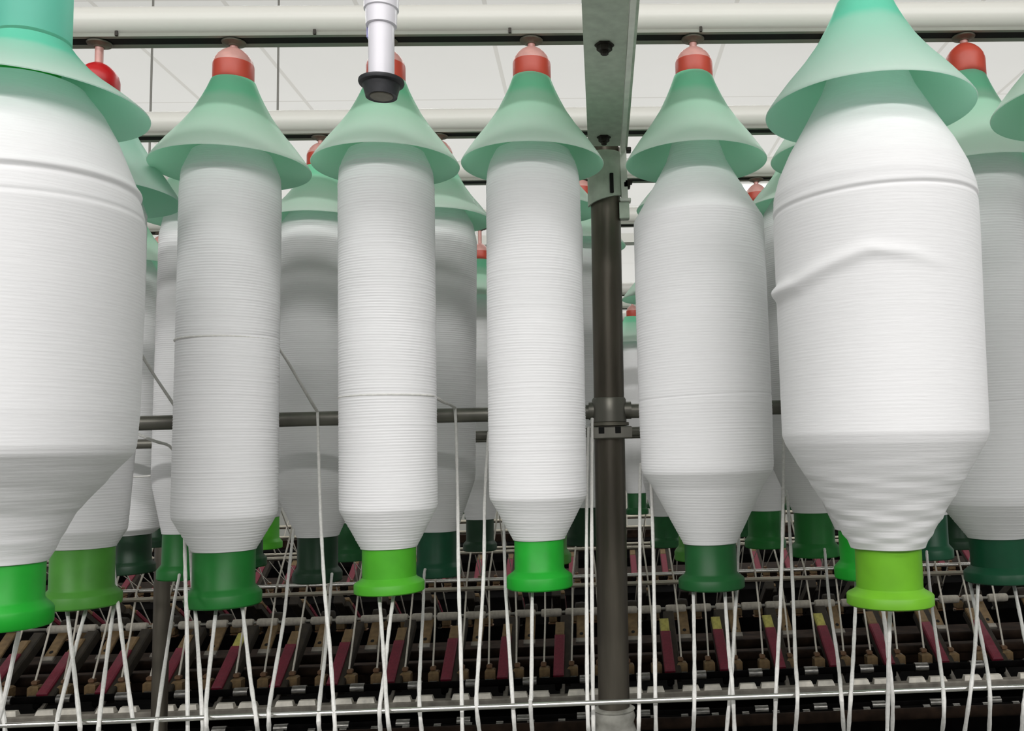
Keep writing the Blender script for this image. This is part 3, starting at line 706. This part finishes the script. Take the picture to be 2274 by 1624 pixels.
def make_strand(pts, Y0, r=.00205, name='roving_strand', pre=None, dy=0.0):
    yf = YF-dy
    ys = [p[1] for p in pts]; a = ys[0]; out = []
    for (x, y) in pts:
        yr = 1600.5-(x-300)*.0353
        t = min(1, max(0, (y-a)/max(1, (yr-a))))
        Y = Y0+(min(Y0, yf)-Y0)*t
        if y > yr: Y = min(Y0, yf)+(y-yr)*.0003
        out.append(P(x, y, Y))
    path = smooth_path(out, 8)
    if pre: path = pre+path
    # slight unevenness of the roving
    rr = [r*(1+.10*math.sin(i*1.7+pts[0][0])) for i in range(len(path))]
    if pre and len(pre) > 12: rr = [r*.62 if i < 27 else rr[i] for i in range(len(path))]
    return MB().tube(path, rr, 8).build(name, M['strand'])
def wrap(px, py, hw, Yc, a0, a1, extra, n=26, slope=0):
    """a turn of roving lying on a package, then running on through the extra points"""
    c = P(px, py, Yc); r = (P(px+hw, py, Yc)-c).length
    zf = P(px, py, Yc-r).z; pts = []
    for i in range(n+1):
        a = a0+(a1-a0)*i/n
        pts.append(Vector((c.x+(r+.0001)*math.cos(a), Yc+(r+.0001)*math.sin(a), zf+slope*(a-a0))))
    return pts+extra
def at_rod(x): return 1600.5-(x-300)*.0353
entries = []
for pts, Y0 in near: entries.append((pts, Y0, None))
# B1: leaves the package on its right, over the bar, then down
pre = wrap(506, 745, 107, YB, math.radians(182), math.radians(352), [P(640, 805, .95), P(672, 860, .985), P(697, 902, 1.008), P(705, 915, YP-.0085)])
entries.append(([(706, 945), (709, 1060), (714, 1190), (722, 1326), (732, 1435), (743, 1600), (744, 1640)], YP-.012, pre))
pre = wrap(863, 876, 106, YB, math.radians(182), math.radians(345), [P(976, 888, .93), P(985, 894, .96), P(1000, 899, .99), P(1010, 906, YP-.0085)])
entries.append(([(1012, 935), (1014, 1000), (1016, 1100), (1019, 1306), (1023, 1439), (1027, 1640)], YP-.012, pre))
pre = [P(262, 728, .90), P(283, 741, .93), P(300, 765, .95), P(345, 838, .985), P(390, 905, 1.01)]
entries.append(([(402, 930), (405, 1000), (410, 1200), (412, 1300), (415, 1400), (417, 1640)], YP-.013, pre))
entries_sorted = sorted(range(len(entries)), key=lambda i: np.interp(1566, [p[1] for p in entries[i][0]], [p[0] for p in entries[i][0]]))
for rank, i in enumerate(entries_sorted):
    pts, Y0, pre = entries[i]
    o = make_strand(pts, Y0, .00168, pre=pre, dy=(rank % 2)*.004)
    tag(o, 'thick white roving strand crossing the polished guide rod, %s from the left' % ordinal(rank), 'roving', 'thick roving strands')
# loose tail between back bobbins at left
o = MB().tube(smooth_path([P(300, 962, 1.10), P(330, 975, 1.08), P(350, 982, 1.07), P(375, 990, 1.12), P(392, 1010, 1.14)]), .0018, 8).build('roving_strand', M['strand'])
tag(o, 'loose white roving tail draped between the back bobbins at left, below the thick bar', 'roving')
o = MB().tube(smooth_path([P(285, 1060, 1.22), P(335, 1057, 1.22), P(350, 1050, 1.21), P(357, 1040, 1.2)]), .0014, 8).build('roving_strand', M['strand'])
tag(o, 'short loose roving end curling off the dark based deep row bobbin', 'roving')

# ------------------------------------------------------------------ drafting rows of the next machines
YA = 2.40
armx = [20, 150, 270, 395, 512, 640, 760, 885, 1000, 1116, 1239, 1358, 1480, 1597, 1715, 1832, 1950, 2070, 2190]
Xs = [P(x, 1450, YA+.03).x for x in armx]
fitp = np.polyfit(range(len(Xs)), Xs, 1); PITCHX, X0 = float(fitp[0]), float(fitp[1]); print('pitch', PITCHX)
ZA = P(1240, 1505, 2.33).z     # lower end of the arms
def make_arm():
    t = empty('weighting_arm', (0, 0, 0))
    R_ = Matrix.Rotation(math.radians(32), 4, 'X')       # rises away from the viewer
    w = .0135
    MB().bbox((-w+.014, 0, -.034), (w+.016, .235, -.004), .003, R_).bbox((-w, .02, -.03), (w+.012, .20, -.012), .002, R_).build('housing', M['arm_dark'], t, smooth=False)
    MB().bbox((-w, .006, -.012), (w, .150, .004), .003, R_).build('lever', M['maroon'], t, smooth=False)
    MB().bbox((-w*.9, .1505, -.012), (w*.9, .200, .002), .003, R_).build('tip', M['tan'], t, smooth=False)
    b = MB(); b.lathe([(.006, -.009), (.013, -.008), (.015, -.003), (.015, .003), (.013, .008), (.006, .009)], 16, R_ @ Matrix.Translation((0, -.012, -.012)) @ Matrix.Rotation(math.pi/2, 4, 'Y'))
    b.build('pressure_roller', M['black'], t)
    MB().bbox((.004, -.045, -.022), (.016, -.005, -.012), .002, R_).build('toe', M['ledge'], t, smooth=False)
    return t
arm0 = make_arm()
def row_of(proto, n, x0, pitch, y, z, labeler, cat, group, first=True, rz=0, jit=0.0):
    out = []
    k = 0
    for i in range(n):
        if not (-140 < proj((x0+pitch*i, y, z))[0] < 2420): continue
        o = proto if (first and k == 0) else copy_tree(proto)
        o.location = (x0+pitch*i+rng.uniform(-jit, jit), y, z); o.rotation_euler = (0, 0, rz)
        tag(o, labeler(k), cat, group); out.append(o); k += 1
    return out
arms = row_of(arm0, 19, X0, PITCHX, 2.33, ZA, lambda i: 'maroon striped weighting arm in the nearest drafting row, %s from the left' % ordinal(i), 'weighting arm', 'weighting arms in the nearest drafting row')
for k in (12, 13, 14, 15, 4):
    for ch in arms[k].children:
        if ch.name.startswith('tip'):
            me = ch.data.copy(); me.materials[0] = M['yellow']; ch.data = me
back = row_of(arm0, 24, X0-.30, PITCHX, 3.22, ZA, lambda i: 'small weighting arm facing away on the next machine, %s from the left' % ordinal(i), 'weighting arm', 'weighting arms facing away', first=False, rz=math.pi)
far = row_of(arm0, 32, X0-1.0, PITCHX, 4.10, ZA, lambda i: 'tiny weighting arm of the machine after next, %s from the left' % ordinal(i), 'weighting arm', 'tiny weighting arms far behind', first=False)

# roving guides (brown blocks)
def make_guide():
    t = empty('roving_guide', (0, 0, 0))
    MB().bbox((-.0135, -.012, -.018), (.0135, .016, .012), .004).build('block', M['tan'], t, smooth=False)
    MB().bbox((-.010, -.002, .0125), (.004, .012, .024), .003).build('funnel', M['brown'], t, smooth=False)
    MB().bbox((-.016, -.014, -.024), (.016, .012, -.0185), .002).build('foot', M['brown'], t, smooth=False)
    return t
gx = [1211, 1270, 1325, 1448, 1508, 1568, 1688, 1745]
gX0 = P(1211, 1492, YA-.03).x
gk = 0; g0 = make_guide()
gz = P(1211, 1492, YA-.03).z
first_i = math.ceil((P(10, 1500, 2.37).x-gX0)/(PITCHX/2)); last_i = int((P(2290, 1500, 2.37).x-gX0)/(PITCHX/2))
GXs = [gX0+PITCHX/2*i for i in range(first_i, last_i+1)]
row_of(g0, len(GXs), GXs[0], PITCHX/2, 2.37, gz, lambda i: 'brown roving guide block in the nearest drafting row, %s from the left' % ordinal(i), 'roving guide', 'roving guides in the nearest drafting row', jit=.003)
row_of(g0, 44, GXs[0]-.3, PITCHX/2, 3.14, gz, lambda i: 'small brown roving guide on the far side of the next machine, %s from the left' % ordinal(i), 'roving guide', 'roving guides facing away', first=False, rz=math.pi, jit=.004)
row_of(g0, 56, GXs[0]-.8, PITCHX/2, 4.07, gz, lambda i: 'tiny roving guide of the machine after next, %s from the left' % ordinal(i), 'roving guide', 'tiny roving guides far behind', first=False, jit=.004)

# cleaner rollers
zw = P(1240, 1363, 2.56).z
def make_roller():
    t = empty('cleaner_roller', (0, 0, 0)); Rm = Matrix.Rotation(math.pi/2, 4, 'Y')
    MB().lathe([(.007, -.029), (.0105, -.027), (.0115, -.02), (.0112, .0), (.0115, .02), (.0105, .027), (.007, .029)], 20, Rm).build('sleeve', M['roller'], t)
    return t
rl0 = make_roller()
xw0 = P(1222, 1363, 2.56).x-PITCHX/2*19
row_of(rl0, 38, xw0, PITCHX/2, 2.575, zw, lambda i: 'off-white cleaner roller behind the nearest weighting arms, %s from the left' % ordinal(i), 'roller', 'cleaner rollers', jit=.003)
o = MB().tube([(-2.6, 2.575, zw), (1.9, 2.575, zw)], .0045, 10).build('roller_shaft', M['steel_dark']); tag(o, 'thin shaft through the off-white cleaner rollers', 'shaft')
row_of(rl0, 46, xw0-.4, PITCHX/2, 4.32, zw, lambda i: 'tiny pale cleaner roller of the machine after next, %s from the left' % ordinal(i), 'roller', 'tiny cleaner rollers far behind', first=False, jit=.003)

# brackets between the arms
def make_bracket():
    t = empty('arm_bracket', (0, 0, 0)); R_ = Matrix.Rotation(math.radians(38), 4, 'X')
    MB().bbox((-.014, 0, -.006), (.014, .105, .003), .002, R_).build('plate', M['tan'], t, smooth=False)
    MB().bbox((-.016, -.006, -.007), (.016, .008, .005), .002, R_).build('lip', M['ledge'], t, smooth=False)
    b = MB(); b.lathe([(.0052, .0031), (.0048, .0036), (.002, .0037)], 14, R_ @ Matrix.Translation((0, .022, 0))); b.build('hole', M['slot'], t, smooth=False)
    c = MB(); c.lathe([(.010, -.018), (.017, -.016), (.019, 0), (.017, .016), (.010, .018)], 16, R_ @ Matrix.Translation((0, .118, -.004)) @ Matrix.Rotation(math.pi/2, 4, 'Y')); c.build('knuckle', M['arm_dark'], t)
    return t
bk0 = make_bracket()
bx0 = P(824, 1438, 2.50).x; zbk = P(824, 1440, 2.50).z
nb = 22; 
row_of(bk0, nb, bx0-PITCHX*8, PITCHX, 2.50, zbk, lambda i: 'brown bracket with a hole behind the weighting arms, %s from the left' % ordinal(i), 'bracket', 'brackets behind the weighting arms')
# pipes, ledge and rollers
def xrod(y, z, r, name, label, m, cat='rod', x0=-2.9, x1=2.2, n=14):
    o = MB().tube([(x0, y, z), (x1, y, z)], r, n).build(name, M[m]); return tag(o, label, cat)
xrod(2.53, P(1240, 1437, 2.53).z-.01, .013, 'drafting_pipe', 'dusty brown pipe behind the maroon arms, upper one', 'grime', 'pipe')
xrod(2.46, P(1240, 1462, 2.46).z-.012, .012, 'drafting_pipe', 'dusty brown pipe behind the maroon arms, lower one', 'grime', 'pipe')
zrod = P(1240, 1291, 2.45).z
xrod(2.42, P(1137, 1305, 2.42).z, .0062, 'guide_bar', 'dull flat guide bar above the nearest drafting row', 'rod_far', n=6)
xrod(2.46, P(1137, 1286, 2.46).z, .0052, 'guide_bar', 'shiny guide bar running just under the green bases', 'bright_steel')
xrod(2.86, P(1240, 1222, 2.86).z, .0062, 'guide_bar', 'far guide bar behind the green bases, lower of the pair', 'rod_far')
xrod(2.93, P(1240, 1213, 2.93).z, .0050, 'guide_bar', 'far guide bar behind the green bases, upper of the pair', 'rod_far')
xrod(3.6, P(1410, 1171, 3.6).z, .007, 'guide_bar', 'more distant guide bar right of the post, lower one', 'rod_far', x0=-3.4, x1=2.8)
xrod(4.2, P(1410, 1148, 4.2).z, .009, 'guide_bar', 'more distant guide bar right of the post, upper one', 'rod_far', x0=-3.6, x1=3.2)
# notched ledge
YL = 2.27; zl_ = P(1240, 1550, YL).z
t = empty('notched_ledge', (0, YL, zl_)); tag(t, 'pale grey notched ledge running along the foot of the drafting row', 'ledge')
MB().prism([(-.006, -.010), (.02, -.010), (.02, .004), (-.002, .004), (-.006, .001)], -2.6, 2.0).build('strip', M['ledge'], t, smooth=False)
for i in range(19):
    xc = X0+PITCHX*i
    for (a, b2) in ((.024, .068), (.078, .122)):
        MB().add([(xc+a, -.001, .004), (xc+b2, -.001, .004), (xc+b2-.004, .004, .015), (xc+a+.003, .004, .015),
                  (xc+a, .018, .004), (xc+b2, .018, .004), (xc+b2-.004, .016, .015), (xc+a+.003, .016, .015)],
                 [(0, 1, 2, 3), (7, 6, 5, 4), (0, 4, 5, 1), (1, 5, 6, 2), (2, 6, 7, 3), (3, 7, 4, 0)]).build('tooth', M['tooth'], t, smooth=False)
# fluted bottom rollers: dark shaft with bright segments
def fluted(y, z, r, off, seglen, label, n=19, half=False):
    t = empty('fluted_roller', (0, y, z)); tag(t, label, 'roller')
    MB().tube([(-2.6, 0, 0), (2.0, 0, 0)], r*.72, 14).build('shaft', M['black'], t)
    step = PITCHX/2 if half else PITCHX
    for i in range(n*(2 if half else 1)):
        x = X0+off+step*i
        MB().tube([(x-seglen/2, 0, 0), (x+seglen/2, 0, 0)], r, 18).build('fluted_segment', M['fluted'], t)
fluted(2.31, P(1240, 1512, 2.31).z, .0115, PITCHX/2, .034, 'steel bottom roller with bright segments behind the notched ledge')
fluted(2.36, P(1240, 1480, 2.40).z-.022, .0075, PITCHX*.25, .02, 'slim steel roller under the brown guides', half=True)
fluted(2.20, P(1240, 1594, 2.20).z, .010, PITCHX*.45, .032, 'lower steel roller glinting below the notched ledge')
fluted(2.13, P(1240, 1604, 2.13).z, .007, PITCHX*.1, .016, 'lowest steel roller with small glints at the bottom edge', half=True)
xrod(2.09, P(1500, 1606, 2.09).z, .013, 'drafting_pipe', 'dusty brown pipe along the very bottom of the frame', 'grime', 'pipe')
# machine beds: dark bodies below the drafting rows
def bed(y0, y1, z1, label):
    t = empty('machine_bed', (0, (y0+y1)/2, 0)); tag(t, label, 'machine bed')
    h = (y1-y0)/2
    MB().prism([(-h, 0), (h, 0), (h, z1-.10), (h*.75, z1), (-h*.75, z1), (-h, z1-.10)], -4.2, 4.2).build('body', M['black'], t, smooth=False)
    MB().box((-4.2, -h*.3, z1), (4.2, h*.3, z1+.05)).build('centre_beam', M['grime'], t, smooth=False)
bed(2.34, 3.25, ZA-.075, 'dark machine bed under the nearest drafting rows')
bed(3.98, 5.0, ZA-.075, 'dark machine bed two machines back')
bed(5.9, 6.8, ZA-.03, 'dark machine bed farthest away')
# near face below the ledge
o = MB().prism([(-.01, 0), (.01, 0), (.01, .9), (-.01, .9)], -4.2, 4.2).build('bed_apron', M['black'], smooth=False); o.location = (0, 2.24, 0)
tag(o, 'blackened apron plate below the notched ledge', 'plate')

# thin strands into the guides
for i, x in enumerate(GXs):
    j = rng.uniform(-.012, .012); j2 = rng.uniform(-.03, .03)
    zz = P(1137, 1286, 2.46).z
    pts = [Vector((x-.003, 2.372, gz+.02)), Vector((x+j*.4, 2.412, (gz+zz)/2+.01)), Vector((x+j, 2.452, zz)),
           Vector((x+j+j2*.4, 2.49, zz+.08)), Vector((x+j+j2, 2.54, CAMZ-.13))]
    o = MB().tube(pts, .0025, 6).build('roving_strand', M['strand_far'])
    tag(o, 'thin roving strand entering the nearest drafting row, %s from the left' % ordinal(i), 'roving', 'thin roving strands')
for row, (yy, ya, n, x0, zz) in enumerate(((3.14, 2.93, 44, GXs[0]-.3, P(1240, 1213, 2.93).z), (4.07, 3.6, 52, GXs[0]-.8, P(1410, 1171, 3.6).z))):
    for i in range(n):
        x = x0+PITCHX/2*i; j = rng.uniform(-.02, .02)
        if not (-60 < proj((x, yy, gz))[0] < 2340): continue
        kk = sum(1 for q in COL.objects if q.get('group') == ['faint strands on the far side', 'faint strands far behind'][row])
        pts = [Vector((x, yy, gz+.02)), Vector((x+j, ya, zz+.005)), Vector((x+j*2.2, ya-.12*(1 if row == 0 else -1), CAMZ-.13))]
        o = MB().tube(pts, .0020, 5).build('roving_strand', M['strand_far'])
        tag(o, ['faint roving strand facing away', 'faint roving strand two machines back'][row]+', %s from the left' % ordinal(kk), 'roving', ['faint strands on the far side', 'faint strands far behind'][row])

# tiny marked plate on the far rail, seen in the slit right of the post
q = P(1396, 702, 3.19)
t = empty('marked_plate', q); tag(t, 'tiny white plate with small dark marks seen in the slit right of the post', 'plate')
MB().bbox((-.020, 0, -.010), (.022, .004, .012), .001).build('face', M['tube_white'], t, smooth=False)
k = MB()
for a, b, c, d_ in ((-.004, .0035, .002, .005), (-.004, -.0008, .002, .0008), (-.004, -.005, .002, -.0035), (.001, -.005, .0025, .005)):
    k.box((a, -.0006, b), (c, .0002, d_))
k.add([(.008, -.0006, -.005), (.010, -.0006, -.005), (.014, -.0006, .005), (.012, -.0006, .005)], [(0, 1, 2, 3)])
k.build('marks', M['ink'], t, smooth=False)
